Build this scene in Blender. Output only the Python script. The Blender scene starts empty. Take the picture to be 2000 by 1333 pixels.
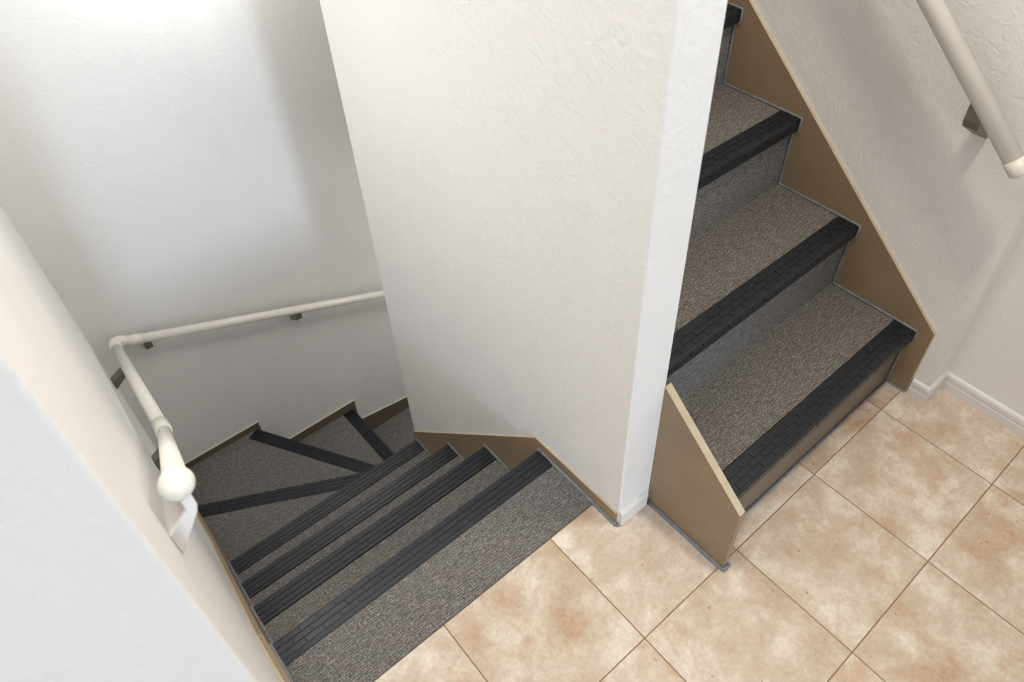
import bpy, bmesh, math, random
from mathutils import Vector, Matrix
random.seed(7)
S = bpy.context.scene
COL = S.collection

# ------------------------------------------------------------------ camera, world, lights, exposure
cam = bpy.data.cameras.new('camera')
cam_o = bpy.data.objects.new('camera', cam); COL.objects.link(cam_o); S.camera = cam_o
cam.sensor_width = 36.0; cam.lens = 1470.117 * 36 / 2000
cam.shift_x = -66.637 / 2000; cam.shift_y = -78.524 / 2000
cam.clip_start = 0.02
R = Matrix(((0.75492035, 0.46309777, -0.46436593), (-0.65575987, 0.52372899, -0.54377103), (-0.00861725, 0.71501636, 0.69905461)))
cam_o.matrix_world = Matrix.Translation((-1.158498, -0.350223, 1.603164)) @ R.to_4x4()
cam.dof.use_dof = True; cam.dof.focus_distance = 1.75; cam.dof.aperture_fstop = 4.5

W = bpy.data.worlds.new('world'); S.world = W; W.use_nodes = True
W.node_tree.nodes['Background'].inputs[0].default_value = (0.8, 0.88, 1.0, 1)
W.node_tree.nodes['Background'].inputs[1].default_value = 1.0

def area(name, loc, target, size, power, color, size_y=None, spread=180):
    l = bpy.data.lights.new(name, 'AREA'); l.energy = power; l.color = color
    l.shape = 'RECTANGLE' if size_y else 'DISK'; l.size = size
    if size_y: l.size_y = size_y
    l.spread = math.radians(spread)
    o = bpy.data.objects.new(name, l); COL.objects.link(o); o.location = loc
    o.rotation_euler = (Vector(target) - Vector(loc)).to_track_quat('-Z', 'Y').to_euler()
    return o
area('window_daylight', (-1.85, -7.35, 1.50), (-1.2, 0, 1.0), 0.70, 200, (0.68, 0.82, 1.0), 1.60)
area('ceiling_light', (-0.13, -0.08, 2.44), (-0.13, -0.08, 0), 0.16, 16, (1.0, 0.90, 0.78))
area('landing_downlight', (-0.62, 0.25, 2.44), (-0.62, 0.25, 0), 0.12, 4.5, (1.0, 0.95, 0.88))
area('stairwell_top_fill', (-0.98, 0.72, 2.44), (-0.98, 0.72, 0), 0.40, 8, (0.98, 0.985, 1.0), 1.10)  # added soft fill from above, brightens the stairwell walls
area('stairwell_side_fill', (-1.17, 1.05, 1.25), (-0.46, 1.50, -0.6), 0.26, 3, (0.98, 0.99, 1.0))  # added fill out of view, lifts the far part of the middle wall
area('lower_corridor_fill', (1.0, 1.62, -0.45), (-0.9, 1.75, -0.9), 0.30, 5.5, (0.98, 0.97, 0.95))  # added fill for the deep stairwell and lower back wall
area('upper_stair_light', (0.02, 1.35, 2.44), (0.02, 1.2, 0), 0.30, 3, (1.0, 0.94, 0.86))
lp = bpy.data.lights.new('stairwell_lamp', 'POINT'); lp.energy = 4.2; lp.color = (1.0, 0.98, 0.95); lp.shadow_soft_size = 0.05
lo_ = bpy.data.objects.new('stairwell_lamp', lp); COL.objects.link(lo_); lo_.location = (-0.48, 1.90, 0.96)
S.view_settings.view_transform = 'Standard'; S.view_settings.look = 'None'
S.view_settings.gamma = 1.0; S.view_settings.use_curve_mapping = False
S.view_settings.exposure = 0.0

# ------------------------------------------------------------------ materials
def mat(name):
    m = bpy.data.materials.new(name); m.use_nodes = True
    nt = m.node_tree; b = nt.nodes['Principled BSDF']
    return m, nt, b
def nd(nt, typ, **kw):
    n = nt.nodes.new(typ)
    for k, v in kw.items(): setattr(n, k, v)
    return n
def coords(nt, scale=(1, 1, 1), rot=(0, 0, 0)):
    tc = nd(nt, 'ShaderNodeTexCoord'); mp = nd(nt, 'ShaderNodeMapping')
    mp.inputs['Scale'].default_value = scale; mp.inputs['Rotation'].default_value = rot
    nt.links.new(tc.outputs['Object'], mp.inputs['Vector']); return mp.outputs['Vector']
def noise(nt, vec, scale, detail=4, rough=0.55):
    n = nd(nt, 'ShaderNodeTexNoise'); n.inputs['Scale'].default_value = scale
    n.inputs['Detail'].default_value = detail; n.inputs['Roughness'].default_value = rough
    nt.links.new(vec, n.inputs['Vector']); return n.outputs['Fac']
def ramp(nt, fac, stops):
    r = nd(nt, 'ShaderNodeValToRGB'); e = r.color_ramp.elements
    while len(e) < len(stops): e.new(0.5)
    for q, (p, c) in zip(e, stops): q.position = p; q.color = (*c, 1) if len(c) == 3 else c
    nt.links.new(fac, r.inputs['Fac']); return r.outputs['Color']
def mix(nt, fac, a, b, blend='MIX'):
    m = nd(nt, 'ShaderNodeMix', data_type='RGBA', blend_type=blend)
    for sock, v in ((m.inputs[0], fac), (m.inputs[6], a), (m.inputs[7], b)):
        if hasattr(v, 'is_output'): nt.links.new(v, sock)
        elif isinstance(v, (int, float)): sock.default_value = v
        else: sock.default_value = (*v, 1)
    return m.outputs[2]
def bump(nt, b, h, strength, dist):
    n = nd(nt, 'ShaderNodeBump'); n.inputs['Strength'].default_value = strength; n.inputs['Distance'].default_value = dist
    nt.links.new(h, n.inputs['Height']); nt.links.new(n.outputs['Normal'], b.inputs['Normal'])
def math_n(nt, op, a, b=None):
    m = nd(nt, 'ShaderNodeMath', operation=op)
    for i, v in enumerate((a, b)):
        if v is None: continue
        if hasattr(v, 'is_output'): nt.links.new(v, m.inputs[i])
        else: m.inputs[i].default_value = v
    return m.outputs[0]

def wall_material(name, c0, c1):
    m, nt, b = mat(name)
    v = coords(nt)
    big = noise(nt, v, 5, 3)
    fine = noise(nt, v, 160, 4, 0.6)
    nt.links.new(ramp(nt, big, [(0.3, c0), (0.7, c1)]), b.inputs['Base Color'])
    b.inputs['Roughness'].default_value = 0.62
    w = nd(nt, 'ShaderNodeTexNoise'); w.inputs['Scale'].default_value = 26; w.inputs['Detail'].default_value = 6; w.inputs['Distortion'].default_value = 2.2
    nt.links.new(v, w.inputs['Vector'])
    h = math_n(nt, 'ADD', math_n(nt, 'MULTIPLY', fine, 0.5), w.outputs['Fac'])
    bump(nt, b, h, 0.5, 0.0035)
    return m
M_wall = wall_material('painted_wallpaper', (0.855, 0.84, 0.815), (0.875, 0.86, 0.835))
M_ceil = wall_material('ceiling_paper', (0.80, 0.78, 0.75), (0.82, 0.80, 0.77))

def plain(name, c, rough, metal=0.0, var=0.08, scale=30, bmp=0.0):
    m, nt, b = mat(name)
    v = coords(nt); n = noise(nt, v, scale, 4)
    lo = tuple(x * (1 - var) for x in c); hi = tuple(min(1, x * (1 + var)) for x in c)
    nt.links.new(ramp(nt, n, [(0.3, lo), (0.7, hi)]), b.inputs['Base Color'])
    b.inputs['Roughness'].default_value = rough; b.inputs['Metallic'].default_value = metal
    if bmp: bump(nt, b, noise(nt, v, 400, 2), bmp, 0.0006)
    return m
M_base = plain('white_vinyl_skirting', (0.80, 0.78, 0.75), 0.4, var=0.02)
M_board = plain('brown_steel_board', (0.29, 0.207, 0.127), 0.42, var=0.07, scale=14, bmp=0.12)
M_board_shade = plain('shade_toned_steel_board', (0.155, 0.120, 0.085), 0.42, var=0.07, scale=14, bmp=0.12)  # brown board with the back wall's cool shade put into its colour
M_rim = plain('pale_board_rim', (0.66, 0.62, 0.55), 0.5, var=0.04)
M_edge = plain('pale_raw_board_edge', (0.52, 0.43, 0.30), 0.5, var=0.1)
M_seal = plain('grey_sealant', (0.185, 0.20, 0.212), 0.5, var=0.25, scale=60)
M_rubber = plain('charcoal_rubber', (0.0100, 0.0122, 0.0165), 0.42, var=0.3, scale=40, bmp=0.25)
M_rubber_pad = plain('charcoal_rubber_brick', (0.0118, 0.0145, 0.0200), 0.36, var=0.5, scale=18, bmp=0.25)
M_rail = plain('cream_coated_rail', (0.79, 0.75, 0.68), 0.32, var=0.02)
M_ball = plain('cream_plastic_ball', (0.84, 0.82, 0.76), 0.28, var=0.01)
M_brk = plain('champagne_bracket_metal', (0.20, 0.18, 0.15), 0.42, metal=0.3, var=0.05)
M_brk_daylit = plain('daylit_white_bracket', (0.85, 0.85, 0.87), 0.35, var=0.02)  # bracket metal whitened to carry the window daylight in its colour
M_grout = plain('brown_tile_joint', (0.30, 0.17, 0.09), 0.8, var=0.2)
M_under = plain('step_carcass', (0.12, 0.09, 0.06), 0.8)

def carpet(name, rotz=0.0, rip=(1, 0)):
    # ribbed needle-punch carpet: the ribs run along local x
    m, nt, b = mat(name)
    tc = nd(nt, 'ShaderNodeTexCoord'); mp = nd(nt, 'ShaderNodeMapping'); mp.inputs['Rotation'].default_value = (0, 0, rotz)
    nt.links.new(tc.outputs['Object'], mp.inputs['Vector'])
    sx = nd(nt, 'ShaderNodeSeparateXYZ'); nt.links.new(mp.outputs['Vector'], sx.inputs[0])
    cross = math_n(nt, 'ADD', sx.outputs['Y'], sx.outputs['Z'])
    cb = nd(nt, 'ShaderNodeCombineXYZ')
    nt.links.new(math_n(nt, 'MULTIPLY', sx.outputs['X'], 26.0), cb.inputs[0]); nt.links.new(math_n(nt, 'MULTIPLY', cross, 210.0), cb.inputs[1])
    streak = noise(nt, cb.outputs[0], 1.6, 3, 0.6)
    cb2 = nd(nt, 'ShaderNodeCombineXYZ')
    nt.links.new(math_n(nt, 'MULTIPLY', sx.outputs['X'], 190.0), cb2.inputs[0]); nt.links.new(math_n(nt, 'MULTIPLY', cross, 330.0), cb2.inputs[1])
    fleck = noise(nt, cb2.outputs[0], 1.0, 2, 0.7)
    rib = math_n(nt, 'ADD', math_n(nt, 'MULTIPLY', math_n(nt, 'SINE', math_n(nt, 'MULTIPLY', cross, 2 * math.pi / 0.0052)), 0.5), 0.5)
    f = math_n(nt, 'ADD', math_n(nt, 'MULTIPLY', streak, 0.38), math_n(nt, 'ADD', math_n(nt, 'MULTIPLY', fleck, 0.55), math_n(nt, 'MULTIPLY', rib, 0.07)))
    c = ramp(nt, f, [(0.34, (0.055, 0.050, 0.045)), (0.50, (0.152, 0.142, 0.130)), (0.66, (0.40, 0.38, 0.355))])
    nt.links.new(c, b.inputs['Base Color']); b.inputs['Roughness'].default_value = 0.95
    b.inputs['Specular IOR Level'].default_value = 0.15
    bump(nt, b, f, 0.5, 0.003)
    return m
M_carpet = carpet('ribbed_carpet')
M_carpet_w1 = carpet('ribbed_carpet_turned', math.radians(27))
M_carpet_w2 = carpet('ribbed_carpet_diagonal', math.radians(60))
M_carpet_w3 = carpet('ribbed_carpet_crosswise', math.radians(90))

def tile_material():
    m, nt, b = mat('travertine_vinyl_tile')
    tc = nd(nt, 'ShaderNodeTexCoord'); oi = nd(nt, 'ShaderNodeObjectInfo')
    cb = nd(nt, 'ShaderNodeCombineXYZ')
    nt.links.new(math_n(nt, 'MULTIPLY', oi.outputs['Random'], 37.0), cb.inputs[0])
    nt.links.new(math_n(nt, 'MULTIPLY', oi.outputs['Random'], 91.0), cb.inputs[1])
    va = nd(nt, 'ShaderNodeVectorMath', operation='ADD')
    nt.links.new(tc.outputs['Object'], va.inputs[0]); nt.links.new(cb.outputs[0], va.inputs[1])
    v = va.outputs[0]
    cloud = noise(nt, v, 7.5, 5, 0.62)
    stain = nd(nt, 'ShaderNodeTexNoise'); stain.inputs['Scale'].default_value = 5.5; stain.inputs['Detail'].default_value = 6
    stain.inputs['Roughness'].default_value = 0.68; stain.inputs['Distortion'].default_value = 0.6
    vo = nd(nt, 'ShaderNodeVectorMath', operation='ADD'); vo.inputs[1].default_value = (13.1, 5.7, 2.2)
    nt.links.new(v, vo.inputs[0]); nt.links.new(vo.outputs[0], stain.inputs['Vector'])
    grain = noise(nt, v, 95, 3, 0.7)
    pit = nd(nt, 'ShaderNodeTexVoronoi'); pit.inputs['Scale'].default_value = 36; nt.links.new(v, pit.inputs['Vector'])
    base = ramp(nt, cloud, [(0.34, (0.52, 0.395, 0.29)), (0.50, (0.635, 0.535, 0.43)), (0.62, (0.77, 0.705, 0.605))])
    st = ramp(nt, stain.outputs['Fac'], [(0.52, (0, 0, 0)), (0.70, (0.78, 0.78, 0.78))])
    c = mix(nt, st, base, (0.50, 0.30, 0.165))
    g = ramp(nt, grain, [(0.35, (0.90, 0.90, 0.90)), (0.65, (1.06, 1.06, 1.06))])
    c = mix(nt, 1.0, c, g, 'MULTIPLY')
    msk = noise(nt, vo.outputs[0], 9, 2)
    pm = math_n(nt, 'MULTIPLY', math_n(nt, 'LESS_THAN', pit.outputs['Distance'], 0.11), math_n(nt, 'GREATER_THAN', msk, 0.60))
    c = mix(nt, math_n(nt, 'MULTIPLY', pm, 0.55), c, (0.30, 0.15, 0.07))
    tint = ramp(nt, oi.outputs['Random'], [(0, (0.93, 0.90, 0.86)), (1, (1.05, 1.05, 1.05))])
    c = mix(nt, 1.0, c, tint, 'MULTIPLY')
    nt.links.new(c, b.inputs['Base Color']); b.inputs['Roughness'].default_value = 0.38
    b.inputs['Specular IOR Level'].default_value = 0.35
    bump(nt, b, grain, 0.08, 0.001)
    return m
M_tile = tile_material()

# ------------------------------------------------------------------ builders
def link(name, me, m, parent=None):
    o = bpy.data.objects.new(name, me); COL.objects.link(o)
    if m and not me.materials: me.materials.append(m)
    if parent: o.parent = parent; o.matrix_parent_inverse = parent.matrix_world.inverted()
    return o
def from_bm(name, bm, m, parent=None, smooth=False):
    bmesh.ops.recalc_face_normals(bm, faces=bm.faces)
    me = bpy.data.meshes.new(name); bm.to_mesh(me); bm.free()
    if smooth:
        for p in me.polygons: p.use_smooth = True
    return link(name, me, m, parent)
def add_prism(bm, pts, vec):
    a = [bm.verts.new(p) for p in pts]; bq = [bm.verts.new(Vector(p) + Vector(vec)) for p in pts]
    n = len(pts)
    fs = [bm.faces.new(a), bm.faces.new(bq[::-1])]
    for i in range(n): fs.append(bm.faces.new((a[i], bq[i], bq[(i + 1) % n], a[(i + 1) % n])))
    return fs
def bevel(bm, w, seg=2, only=None):
    es = [e for e in bm.edges if only is None or only(e)]
    bmesh.ops.bevel(bm, geom=es, offset=w, segments=seg, profile=0.5, affect='EDGES')
def prism(name, pts, vec, m, parent=None, bev=0.0, seg=2):
    bm = bmesh.new(); add_prism(bm, pts, vec); bmesh.ops.recalc_face_normals(bm, faces=bm.faces)
    if bev: bevel(bm, bev, seg)
    return from_bm(name, bm, m, parent)
def box(name, x0, x1, y0, y1, z0, z1, m, parent=None, bev=0.0, seg=2):
    return prism(name, [(x0, y0, z0), (x1, y0, z0), (x1, y1, z0), (x0, y1, z0)], (0, 0, z1 - z0), m, parent, bev, seg)
def add_tube(bm, pts, r, n=16, cap=True):
    pts = [Vector(p) for p in pts]; rings = []
    prev = None
    for i, p in enumerate(pts):
        t = ((pts[min(i + 1, len(pts) - 1)] - p).normalized() + (p - pts[max(i - 1, 0)]).normalized()).normalized() if 0 < i < len(pts) - 1 else (pts[1] - pts[0] if i == 0 else pts[-1] - pts[-2]).normalized()
        if prev is None:
            u = t.orthogonal().normalized()
        else:
            u = (prev - t * prev.dot(t)).normalized()
        prev = u; w = t.cross(u)
        rr = r[i] if isinstance(r, (list, tuple)) else r
        rings.append([bm.verts.new(p + (u * math.cos(a) + w * math.sin(a)) * rr) for a in [2 * math.pi * k / n for k in range(n)]])
    for a, b in zip(rings, rings[1:]):
        for k in range(n): bm.faces.new((a[k], a[(k + 1) % n], b[(k + 1) % n], b[k]))
    if cap: bm.faces.new(rings[0][::-1]); bm.faces.new(rings[-1])
def tube(name, pts, r, m, parent=None, n=16):
    bm = bmesh.new(); add_tube(bm, pts, r, n); return from_bm(name, bm, m, parent, smooth=True)
def smooth_by_angle(o, ang=40):
    for p in o.data.polygons: p.use_smooth = True
    for e in o.data.edges: pass
    try: o.data.set_sharp_from_angle(angle=math.radians(ang))
    except Exception: pass
def struct(o): o['kind'] = 'structure'; return o
def thing(name, loc, label, cat, group=None):
    o = bpy.data.objects.new(name, None); COL.objects.link(o); o.location = loc
    o.empty_display_size = 0.1
    o['label'] = label; o['category'] = cat
    if group: o['group'] = group
    bpy.context.view_layer.update(); return o

# ------------------------------------------------------------------ dimensions (metres)
XW = -1.211      # left wall face
XS = -1.1975      # face of the board along the left wall
XD1, XD2 = -0.458, -0.356   # middle wall
YD, YF = 0.222, 1.230       # its near and far ends
XR = 0.400       # face of the board along the right wall
YB = 2.070       # back wall face
ZT, ZB = 2.5, -2.7

# ------------------------------------------------------------------ setting
fl = struct(box('floor', -2.4, 0.62, -7.5, 0.30, -0.20, -0.0014, M_grout))
T = 0.30; G = 0.0011
tile_mesh = None
for i in range(-8, 2):
    for j in range(-25, 1):
        x0, x1, y0, y1 = i * T, (i + 1) * T, j * T, (j + 1) * T
        w, d = T / 2 - G, T / 2 - G
        if tile_mesh is None:
            bm = bmesh.new()
            add_prism(bm, [(-w, -d, -0.003), (w, -d, -0.003), (w, d, -0.003), (-w, d, -0.003)], (0, 0, 0.003))
            bmesh.ops.recalc_face_normals(bm, faces=bm.faces)
            bevel(bm, 0.0007, 1, lambda e: all(v.co.z > -0.001 for v in e.verts))
            o = from_bm('tile', bm, M_tile, fl); tile_mesh = o.data
        else:
            o = link('tile', tile_mesh, M_tile, fl)
        o.location = ((x0 + x1) / 2, (y0 + y1) / 2, random.uniform(-0.0001, 0.0001))

# left wall: a block whose near face turns the corner at the top of the lower flight
bm = bmesh.new(); add_prism(bm, [(-2.4, 0.112, ZB), (XW, 0.112, ZB), (XW, 2.2, ZB), (-2.4, 2.2, ZB)], (0, 0, ZT - ZB))
bmesh.ops.recalc_face_normals(bm, faces=bm.faces)
bevel(bm, 0.006, 4, lambda e: abs(e.verts[0].co.x - XW) < 1e-4 and abs(e.verts[1].co.x - XW) < 1e-4 and e.verts[0].co.y < 0.2 and e.verts[1].co.y < 0.2)
struct(from_bm('wall_left', bm, M_wall))
struct(box('wall_back', XW, 1.6, YB, 2.2, ZB, ZT, M_wall))
bm = bmesh.new(); add_prism(bm, [(XD1, YD, ZB), (XD2, YD, ZB), (XD2, YF, ZB), (XD1, YF, ZB)], (0, 0, ZT - ZB))
bmesh.ops.recalc_face_normals(bm, faces=bm.faces)
bevel(bm, 0.004, 3, lambda e: abs(e.verts[0].co.z - e.verts[1].co.z) > 1)
wm = struct(from_bm('wall_middle', bm, M_wall))
# the wall under the middle wall and under the upper flight
struct(box('wall_lower', XD2, 1.6, YD + 0.1, YF, ZB, -0.205, M_wall))
# right wall with its small return
struct(prism('wall_right', [(0.409, -0.055, -0.2), (0.498, -0.055, -0.2), (0.498, -7.5, -0.2), (0.62, -7.5, -0.2), (0.62, YB, -0.2), (0.409, YB, -0.2)], (0, 0, ZT + 0.2), M_wall))
struct(box('wall_west', -2.52, -2.4, -7.5, 2.2, -0.2, ZT, M_wall))
struct(box('ceiling', -2.52, 1.6, -7.62, 2.2, ZT, ZT + 0.1, M_ceil))
struct(box('wall_lower_end', 1.6, 1.7, YF - 0.9, 2.2, ZB, ZT, M_wall))
struct(box('floor_lower', -2.4, 1.7, 0.3, 2.2, ZB - 0.1, ZB, M_under))
# wall behind the photographer with its window opening
wf = struct(prism('wall_front', [(-2.52, -7.5, -0.2), (0.62, -7.5, -0.2), (0.62, -7.5, ZT), (-2.52, -7.5, ZT)], (0, -0.12, 0), M_wall))
# unseen panel added to keep the daylight off the right side of the landing
struct(box('wall_daylight_block', -0.72, 0.498, -3.05, -2.93, 0, ZT, M_wall))
wn = struct(box('window_1', -2.25, -1.45, -7.499, -7.47, 0.60, 2.30, M_base, bev=0.004))

# skirtings with a grooved face; profile (out, up)
PROF = [(0, 0), (0.009, 0), (0.009, 0.026), (0.0065, 0.0285), (0.0065, 0.031), (0.009, 0.0335), (0.009, 0.046), (0.006, 0.052), (0.003, 0.054), (0, 0.055)]
def skirting(name, path, outs):
    """path: floor points along the wall; outs: outward (into-room) mitre vectors per point"""
    bm = bmesh.new(); rings = []
    for p, o in zip(path, outs):
        rings.append([bm.verts.new((p[0] + o[0] * a, p[1] + o[1] * a, b + 0.0003)) for a, b in PROF])
    n = len(PROF)
    for a, b in zip(rings, rings[1:]):
        for k in range(n): bm.faces.new((a[k], a[(k + 1) % n], b[(k + 1) % n], b[k]))
    bm.faces.new(rings[0]); bm.faces.new(rings[-1][::-1])
    return struct(from_bm(name, bm, M_base))
skirting('baseboard_middle', [(XD1 + 0.001, YD), (XD2 - 0.0145, YD)], [(0, -1), (0, -1)])
skirting('baseboard_right', [(0.409, -0.0135), (0.409, -0.055), (0.498, -0.055), (0.498, -7.49)], [(-1, 0), (-1, -1), (-1, -1), (-1, 0)])
skirting('baseboard_left', [(-2.395, 0.112), (XW, 0.112)], [(0, -1), (0, -1)])

# ------------------------------------------------------------------ rubber stair nosing with raised bricks
PL, PW, GAP, PH = 0.0395, 0.0125, 0.0024, 0.0016
def pad_mesh(l):
    bm = bmesh.new(); t = 0.0006
    a = [bm.verts.new(p) for p in ((-l / 2, -PW / 2, 0), (l / 2, -PW / 2, 0), (l / 2, PW / 2, 0), (-l / 2, PW / 2, 0))]
    b = [bm.verts.new(p) for p in ((-l / 2 + t, -PW / 2 + t, PH), (l / 2 - t, -PW / 2 + t, PH), (l / 2 - t, PW / 2 - t, PH), (-l / 2 + t, PW / 2 - t, PH))]
    bm.faces.new(b)
    for i in range(4): bm.faces.new((a[i], a[(i + 1) % 4], b[(i + 1) % 4], b[i]))
    bmesh.ops.recalc_face_normals(bm, faces=bm.faces)
    me = bpy.data.meshes.new('pad'); bm.to_mesh(me); bm.free(); me.materials.append(M_rubber_pad); return me
PAD = {}
def nosing(root, a, b, z, depth=0.060, front=0.034, pads=True, skew=None):
    """a, b: the two ends (x, y) of the front edge, b to the right of a when looking down the flight backwards;
    the tread lies on the left-hand normal side given by the sign that points away from the drop."""
    a = Vector((a[0], a[1], 0)); b = Vector((b[0], b[1], 0)); u = (b - a).normalized(); L = (b - a).length
    n = Vector((-u.y, u.x, 0))            # points from the front edge back over the tread
    t = 0.0035
    prof = [(0.0, -front), (0.0, -0.004), (0.0012, -0.0012), (0.004, 0.0), (depth - 0.003, 0.0), (depth, -0.0025), (depth, -t), (t + 0.004, -t - 0.002), (t, -front)]
    # (distance back from the front edge, height) -> sits on the tread, its top 2.5 mm above the carpet
    base = Vector((0, 0, z + 0.0025)); sk = skew or (0, 0)
    bm = bmesh.new(); rings = []
    for e, s in ((a, sk[0]), (b, sk[1])):
        rings.append([bm.verts.new(e + n * d + u * (s * d) + base + Vector((0, 0, h))) for d, h in prof])
    k = len(prof)
    for i in range(k): bm.faces.new((rings[0][i], rings[0][(i + 1) % k], rings[1][(i + 1) % k], rings[1][i]))
    bm.faces.new(rings[0]); bm.faces.new(rings[1][::-1])
    o = from_bm('nosing', bm, M_rubber, root)
    # brick pads: three rows on the top, one on the front
    spots = []
    pitch = PL + GAP
    for r in range(4):
        x = GAP - (pitch / 2 if r % 2 else 0)
        while x < L - 0.004:
            l0, l1 = max(x, 0.001), min(x + PL, L - 0.001)
            if l1 - l0 > 0.006: spots.append((r, (l0 + l1) / 2, round(l1 - l0, 4)))
            x += pitch
    big = bmesh.new() if not pads else None
    for r, s, l in spots:
        if l not in PAD: PAD[l] = pad_mesh(l)
        if r < 3:
            c = a + u * s + n * (0.005 + PW / 2 + r * (PW + GAP)) + base + Vector((0, 0, -0.0001))
            ax = (u, n, Vector((0, 0, 1)))
        else:
            c = a + u * s + base + Vector((0, 0, -0.006 - PW / 2)) + n * 0.0001
            ax = (u, Vector((0, 0, 1)), -n)
        mw = Matrix((ax[0], ax[1], ax[2])).transposed().to_4x4(); mw.translation = c
        if pads:
            p = bpy.data.objects.new('pad', PAD[l]); COL.objects.link(p); p.parent = o
            p.matrix_world = mw if False else mw
            p.matrix_parent_inverse = Matrix.Identity(4); p.matrix_basis = root_inv(root) @ mw
        else:
            tmp = PAD[l].copy(); tmp.transform(mw); big.from_mesh(tmp); bpy.data.meshes.remove(tmp)
    if not pads:
        q = from_bm('brick_pads', big, M_rubber_pad, o); q.matrix_parent_inverse = Matrix.Identity(4); q.matrix_basis = root_inv(root)
        q['kind'] = 'stuff'
    return o
def root_inv(root):
    # nosing objects keep world coordinates in their mesh: parent inverse makes their matrix identity in world space
    return Matrix.Identity(4)

def bead(root, pts, r=0.0042):
    """hand-drawn sealant bead: slightly uneven tube"""
    out = []; rad = []
    for p, q in zip(pts, pts[1:]):
        p, q = Vector(p), Vector(q); n = max(2, int((q - p).length / 0.02))
        for k in range(n): out.append(p.lerp(q, k / n)); rad.append(r * random.uniform(0.85, 1.2))
    out.append(Vector(pts[-1])); rad.append(r)
    bm = bmesh.new(); add_tube(bm, out, rad, 8); return from_bm('sealant_bead', bm, M_seal, root, smooth=True)

def board(root, poly, axis, pos, thick, top, name='stringer', edge=None, face=None, rim=None):
    """flat steel board in a vertical plane. poly: (h, z) outline; axis 'x' -> plane x = pos, extruded by thick;
    top: list of (h, z) points along which the pale edge runs"""
    P = (lambda h, z, o=0: (pos + o, h, z)) if axis == 'x' else (lambda h, z, o=0: (h, pos + o, z))
    vec = (thick, 0, 0) if axis == 'x' else (0, thick, 0)
    o = prism(name, [P(h, z) for h, z in poly], vec, face or M_board, root)
    bm = bmesh.new()
    for (h0, z0), (h1, z1) in zip(top, top[1:]):
        d = Vector((h1 - h0, z1 - z0)).normalized(); nn = Vector((-d.y, d.x))
        if nn.y < 0 or (abs(nn.y) < 1e-6 and nn.x > 0): nn = -nn
        e = 0.0012
        lo = 0.0004 if thick > 0 else -0.0004
        add_prism(bm, [P(h0 - d.x * 0.0, z0, -lo), P(h1, z1, -lo), P(h1 + nn.x * e, z1 + nn.y * e, -lo), P(h0 + nn.x * e, z0 + nn.y * e, -lo)], tuple(v * (1 + 2 * 0.0004 / abs(thick)) * (edge or 1) for v in vec))
    q = from_bm('stringer_edge', bm, rim or M_edge, o); q.matrix_parent_inverse = Matrix.Identity(4)
    return o

# ------------------------------------------------------------------ upper flight
up = thing('staircase', (0.02, 0.05, 0), 'straight flight of grey ribbed carpet steps climbing from the tiled floor between white walls', 'stairs')
N0, RUN, RISE = 0.031, 0.2293, 0.2037
NU = 6
for k in range(NU):
    y, z = N0 + RUN * k, RISE * (k + 1)
    x0, x1 = XD2 + 0.0125, XR
    box('tread', x0, x1, y + 0.004, y + RUN + 0.020, z - 0.022, z, M_carpet, up)
    box('riser', x0, x1, y + 0.017, y + 0.035, z - RISE, z - 0.022, M_board_shade if k == 0 else M_carpet, up)
    nosing(up, (x0 + 0.001, y), (x1 - 0.001, y), z, pads=k < 3)
# brown boards either side, the left one standing free in front of the middle wall
topL = [(-0.009, 0.0), (-0.009, 0.226), (YD, 0.226 + 0.866 * (YD + 0.009))]
board(up, [(-0.009, 0.0005), (-0.009, 0.226), (YD, topL[2][1]), (YD, 0.0005)], 'x', XD2 - 0.004, 0.0165, topL[1:])
yT = N0 + RUN * NU; zT = 0.226 + 0.866 * (yT + 0.009)
board(up, [(-0.009, 0.0005), (-0.009, 0.226), (yT, zT), (yT, 0.0005)], 'x', XR, 0.0088, [(-0.009, 0.0005), (-0.009, 0.226), (yT, zT)])
pts = []
for k in range(5):
    y = N0 + RUN * k
    pts += [(XR - 0.001, y + 0.015, RISE * k + 0.002), (XR - 0.001, y + 0.012, RISE * (k + 1) - 0.036), (XR - 0.001, y - 0.003, RISE * (k + 1) - 0.033), (XR - 0.001, y - 0.003, RISE * (k + 1) + 0.004)]
bead(up, [(XR - 0.001, -0.009, 0.001)] + pts, 0.0036)
bead(up, [(XD2 + 0.012, 0.046, 0.001), (XR, 0.046, 0.001)], 0.0036)
bead(up, [(XD2 - 0.006, YD - 0.004, 0.002), (XD2 - 0.006, -0.012, 0.002), (XD2 + 0.014, -0.012, 0.002)], 0.0055)

# ------------------------------------------------------------------ lower flight with its winders
lo = thing('staircase', (-0.82, 0.45, 0), 'carpeted steps going down from the tiled floor and winding right behind the middle wall', 'stairs')
LN = [(0.500, 0.0), (0.748, -0.247), (0.972, -0.477), (1.212, -0.708)]
xa, xb = XS, XD1 - 0.0055
box('landing_carpet', xa, xb, 0.300, 0.500, -0.03, 0.0035, M_carpet, lo)
for k, (y, z) in enumerate(LN):
    if k:
        box('tread', xa, xb, LN[k - 1][0] + 0.030, y - 0.004, z - 0.022, z, M_carpet, lo)
    zn = LN[k + 1][1] if k < 3 else -0.95
    box('riser', xa, xb, y - 0.035, y - 0.017, zn - 0.02, z - (0.03 if not k else 0.022), M_carpet, lo)
    nosing(lo, (xb - 0.0005, y), (xa + 0.0005, y), z + (0.0035 if not k else 0), pads=k < 3)
def flat(name, poly, z, m, thick=0.022):
    return prism(name, [(x, y, z - thick) for x, y in poly], (0, 0, thick), m, lo)
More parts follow.
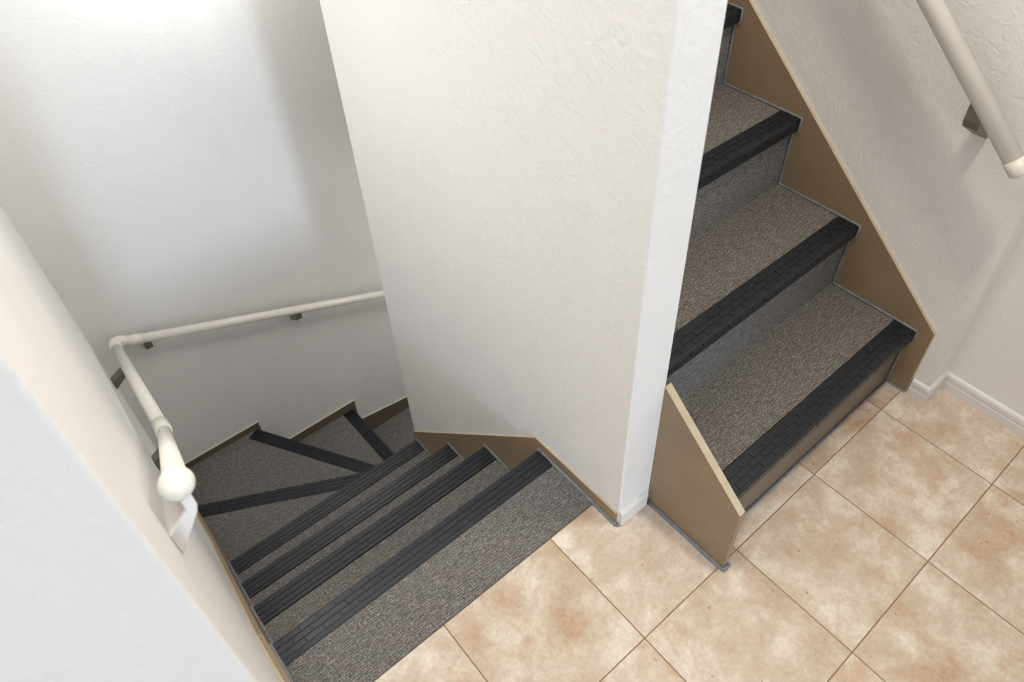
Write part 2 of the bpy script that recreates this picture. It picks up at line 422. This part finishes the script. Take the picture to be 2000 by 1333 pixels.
def wall_strip(name, a, b, z0, z1, m, thick=0.018):
    a = Vector((*a, z0)); b = Vector((*b, z0)); u = (b - a).normalized(); n = Vector((-u.y, u.x, 0)) * thick
    return prism(name, [a, b, b + n, a + n], (0, 0, z1 - z0), m, lo)
Z1, Z2, Z3, Z4, Z5 = -0.95, -1.19, -1.43, -1.67, -1.91
YBB = YB - 0.006
W1a, W1b = (XD1, 1.288), (XS, 1.678)
W2a, W2b = (XD1 + 0.02, 1.385), (-0.832, YBB)
W3a, W3b = (-0.366, 1.330), (-0.383, YBB)
flat('tread', [(xa, 1.20), (xb, 1.20), (XD1, 1.235), W1a, W1b], Z1, M_carpet_w1)
nosing(lo, W1a, W1b, Z1, pads=False, depth=0.058)
wall_strip('riser', (W1a[0], W1a[1] - 0.02), (W1b[0], W1b[1] - 0.02), Z2 - 0.02, Z1 - 0.022, M_carpet_w1)
flat('tread', [(W1a[0], W1a[1] - 0.03), W2a, W2b, (XS, YBB), (W1b[0], W1b[1] - 0.03)], Z2, M_carpet_w2)
nosing(lo, W2a, W2b, Z2, pads=False, depth=0.058)
wall_strip('riser', (W2a[0] - 0.02, W2a[1]), (W2b[0] - 0.02, W2b[1]), Z3 - 0.02, Z2 - 0.022, M_carpet_w2)
flat('tread', [(W2a[0] - 0.03, W2a[1] - 0.1), (W3a[0], W3a[1] - 0.1), W3b, (W2b[0] - 0.03, W2b[1])], Z3, M_carpet_w3)
nosing(lo, W3a, W3b, Z3, pads=False, depth=0.058)
wall_strip('riser', (W3a[0] - 0.02, W3a[1] - 0.1), (W3b[0] - 0.02, W3b[1]), Z4 - 0.02, Z3 - 0.022, M_carpet_w3)
flat('tread', [(-0.40, YF), (0.06, YF), (0.06, YBB), (-0.40, YBB)], Z4, M_carpet_w3)
nosing(lo, (0.06, YF), (0.06, YBB), Z4, pads=False, depth=0.058)
wall_strip('riser', (0.04, YF), (0.04, YBB), Z5 - 0.02, Z4 - 0.022, M_carpet_w3)
flat('tread', [(0.02, YF), (0.60, YF), (0.60, YBB), (0.02, YBB)], Z5, M_carpet_w3)
# boards along the left wall, the middle wall and the back wall
sl = (LN[3][1] - LN[0][1]) / (LN[3][0] - LN[0][0])
topM = [(YD + 0.004, 0.046), (0.512, 0.040), (YF, 0.040 + (YF - 0.512) * -1.005)]
board(lo, [(YD + 0.004, 0.0005), (0.50, 0.0005), (0.50, -0.45), (YF, -1.25), topM[2], topM[1], topM[0]], 'x', XD1 - 0.0002, -0.0045, topM)
topL2 = [(0.14, 0.046), (0.515, 0.042), (1.05, -0.45), (1.30, -0.70)]
board(lo, [(0.14, 0.0005), (0.45, 0.0005), (0.50, -0.50), (1.30, -1.25), topL2[3], topL2[2], topL2[1], topL2[0]], 'x', XW, XS - XW, topL2, edge=0.35)
board(lo, [(1.30, -1.25), (1.30, Z1 + 0.20), (1.67, Z1 + 0.05), (1.67, Z2 + 0.05), (YBB, Z2 + 0.05), (YBB, -1.35)], 'x', XW, XS - XW, [(1.30, Z1 + 0.20), (1.67, Z1 + 0.05)], edge=0.35)
board(lo, [(XS, Z2 - 0.05), (XS, Z2 + 0.036), (-0.815, Z2 + 0.036), (-0.815, Z3 + 0.055), (-0.366, Z3 + 0.055), (-0.366, Z4 + 0.135), (0.0, Z4 + 0.075), (0.4, Z5 + 0.04), (0.4, Z5 - 0.1), (-0.5, Z4 - 0.1)], 'y', YB, -0.006,
      [(XS, Z2 + 0.036), (-0.815, Z2 + 0.036), (-0.815, Z3 + 0.055), (-0.366, Z3 + 0.055), (-0.366, Z4 + 0.135), (0.0, Z4 + 0.075), (0.4, Z5 + 0.04)], face=M_board_shade, rim=M_rim)
# sealant beads
bead(lo, [(xb, YD + 0.0, 0.003), (xb, LN[0][0] + 0.002, 0.006)], 0.0055)
bead(lo, [(xb, YD, 0.002), (XD1 + 0.006, YD - 0.006, 0.002)], 0.0045)
bead(lo, [(xa, 0.16, 0.003), (xa, LN[0][0] + 0.002, 0.006)], 0.0055)
for k in range(1, 4):
    y, z = LN[k]
    for x in (xa + 0.001, xb - 0.001):
        bead(lo, [(x, LN[k - 1][0] - 0.012, z + 0.002), (x, y + 0.002, z + 0.004)], 0.0040)

# ------------------------------------------------------------------ handrails
RR = 0.0172
def sphere_part(name, c, r, m, parent):
    bm = bmesh.new(); bmesh.ops.create_uvsphere(bm, u_segments=32, v_segments=20, radius=r)
    bmesh.ops.translate(bm, verts=bm.verts, vec=c); return from_bm(name, bm, m, parent, smooth=True)
def rail_bracket(parent, p, wall, axis, m=M_brk, w=0.026, r=0.0172):
    """arm from the wall to under the rail centre p; axis = direction into the wall, wall = wall coordinate"""
    p = Vector(p)
    if axis == '-x' or axis == '+x':
        s = -1 if axis == '-x' else 1; d = abs(wall - p.x); out = Vector((s, 0, 0)); along = Vector((0, 1, 0))
    else:
        d = abs(wall - p.y); out = Vector((0, 1, 0)); along = Vector((1, 0, 0))
    z = Vector((0, 0, 1))
    k = r - 0.0172
    prof = [(-0.010, -0.010), (-0.010, -0.034 - k), (-0.004, -0.052 - k), (d - 0.0005, -0.104 - k), (d - 0.0005, -0.066 - k), (0.008, -0.036 - k), (0.008, -0.010)]
    bm = bmesh.new(); add_prism(bm, [p + out * a + z * b - along * (w / 2) for a, b in prof], along * w)
    bmesh.ops.recalc_face_normals(bm, faces=bm.faces); bevel(bm, 0.0012, 1)
    return from_bm('bracket', bm, m, parent)

hr = thing('handrail', (XW, 1.15, 0), 'cream round handrail with ball end bending down the left wall and along the back wall', 'handrail')
B0 = Vector((-1.175, 0.303, 0.835)); J = Vector((-1.1565, 1.15, 0.043)); E0 = Vector((-1.147, 2.0, -0.336))
dBJ = (J - B0).normalized(); dJE = (E0 - J).normalized()
tube('rail', [B0 + dBJ * 0.012, J - dBJ * 0.03], 0.0152, M_rail, hr, 24)
sphere_part('ball_end', B0, 0.0203, M_ball, hr)
tube('elbow_joint', [J - dBJ * 0.055, J - dBJ * 0.012, J, J + dJE * 0.012, J + dJE * 0.055], RR + 0.0028, M_rail, hr, 24)
tube('rail', [J + dJE * 0.03, E0 - dJE * 0.05], RR, M_rail, hr, 24)
K0 = Vector((-1.105, 2.0, -0.352)); K1 = Vector((-0.128, 2.0, -0.744)); dK = (K1 - K0).normalized()
tube('corner_elbow', [E0 - dJE * 0.075, E0 - dJE * 0.02, E0 - dJE * 0.006 + Vector((0.004, 0.004, 0)), E0 + Vector((0.016, 0.006, -0.003)), K0 + dK * 0.0], [RR + 0.0028] * 5, M_rail, hr, 24)
tube('rail', [K0 - dK * 0.02, K1 + dK * 0.30], RR, M_rail, hr, 24)
tube('rail_sleeve', [K0, K0 + dK * 0.05], RR + 0.0028, M_rail, hr, 24)
def on_line(a, d, t): return a + d * t
rail_bracket(hr, on_line(J, dBJ, -0.075), XW, '-x')
rail_bracket(hr, on_line(E0, dJE, -0.20), XW, '-x')
rail_bracket(hr, on_line(K0, dK, 0.055), YB, '+y')
rail_bracket(hr, on_line(K0, dK, 0.640), YB, '+y')
# cranked bracket below the ball, daylight put into its white colour: its broad face looks back at the landing
bp = [(B0.x + 0.007, -0.024), (B0.x + 0.007, -0.044), (B0.x + 0.003, -0.056), (XW + 0.0005, -0.116), (XW + 0.0005, -0.070), (B0.x - 0.006, -0.043), (B0.x - 0.006, -0.024)]
bm = bmesh.new(); add_prism(bm, [(x, B0.y - 0.018, B0.z + z + 0.012) for x, z in bp], (0, 0.007, 0)); bmesh.ops.recalc_face_normals(bm, faces=bm.faces); bevel(bm, 0.001, 1)
o = from_bm('bracket', bm, M_brk_daylit, hr); o['label'] = 'cranked bracket below the ball end, daylight painted on as white'

h2 = thing('handrail', (0.409, 0.2, 0), 'cream round handrail sloping up the right wall beside the upper stairs', 'handrail')
U0 = Vector((0.33, -0.030, 0.752)); U1 = Vector((0.33, 1.35, 1.95)); U1.z = U0.z + 0.885 * (U1.y - U0.y); dU = (U1 - U0).normalized()
tube('rail', [U0 + dU * 0.004, U1], 0.0200, M_rail, h2, 24)
tube('rail_cap', [U0 - dU * 0.004, U0, U0 + dU * 0.030], [0.0165, 0.0218, 0.0218], M_rail, h2, 24)
rail_bracket(h2, on_line(U0, dU, 0.160), 0.409, '+x', w=0.032, r=0.026)
rail_bracket(h2, on_line(U0, dU, 1.05), 0.409, '+x', w=0.03)
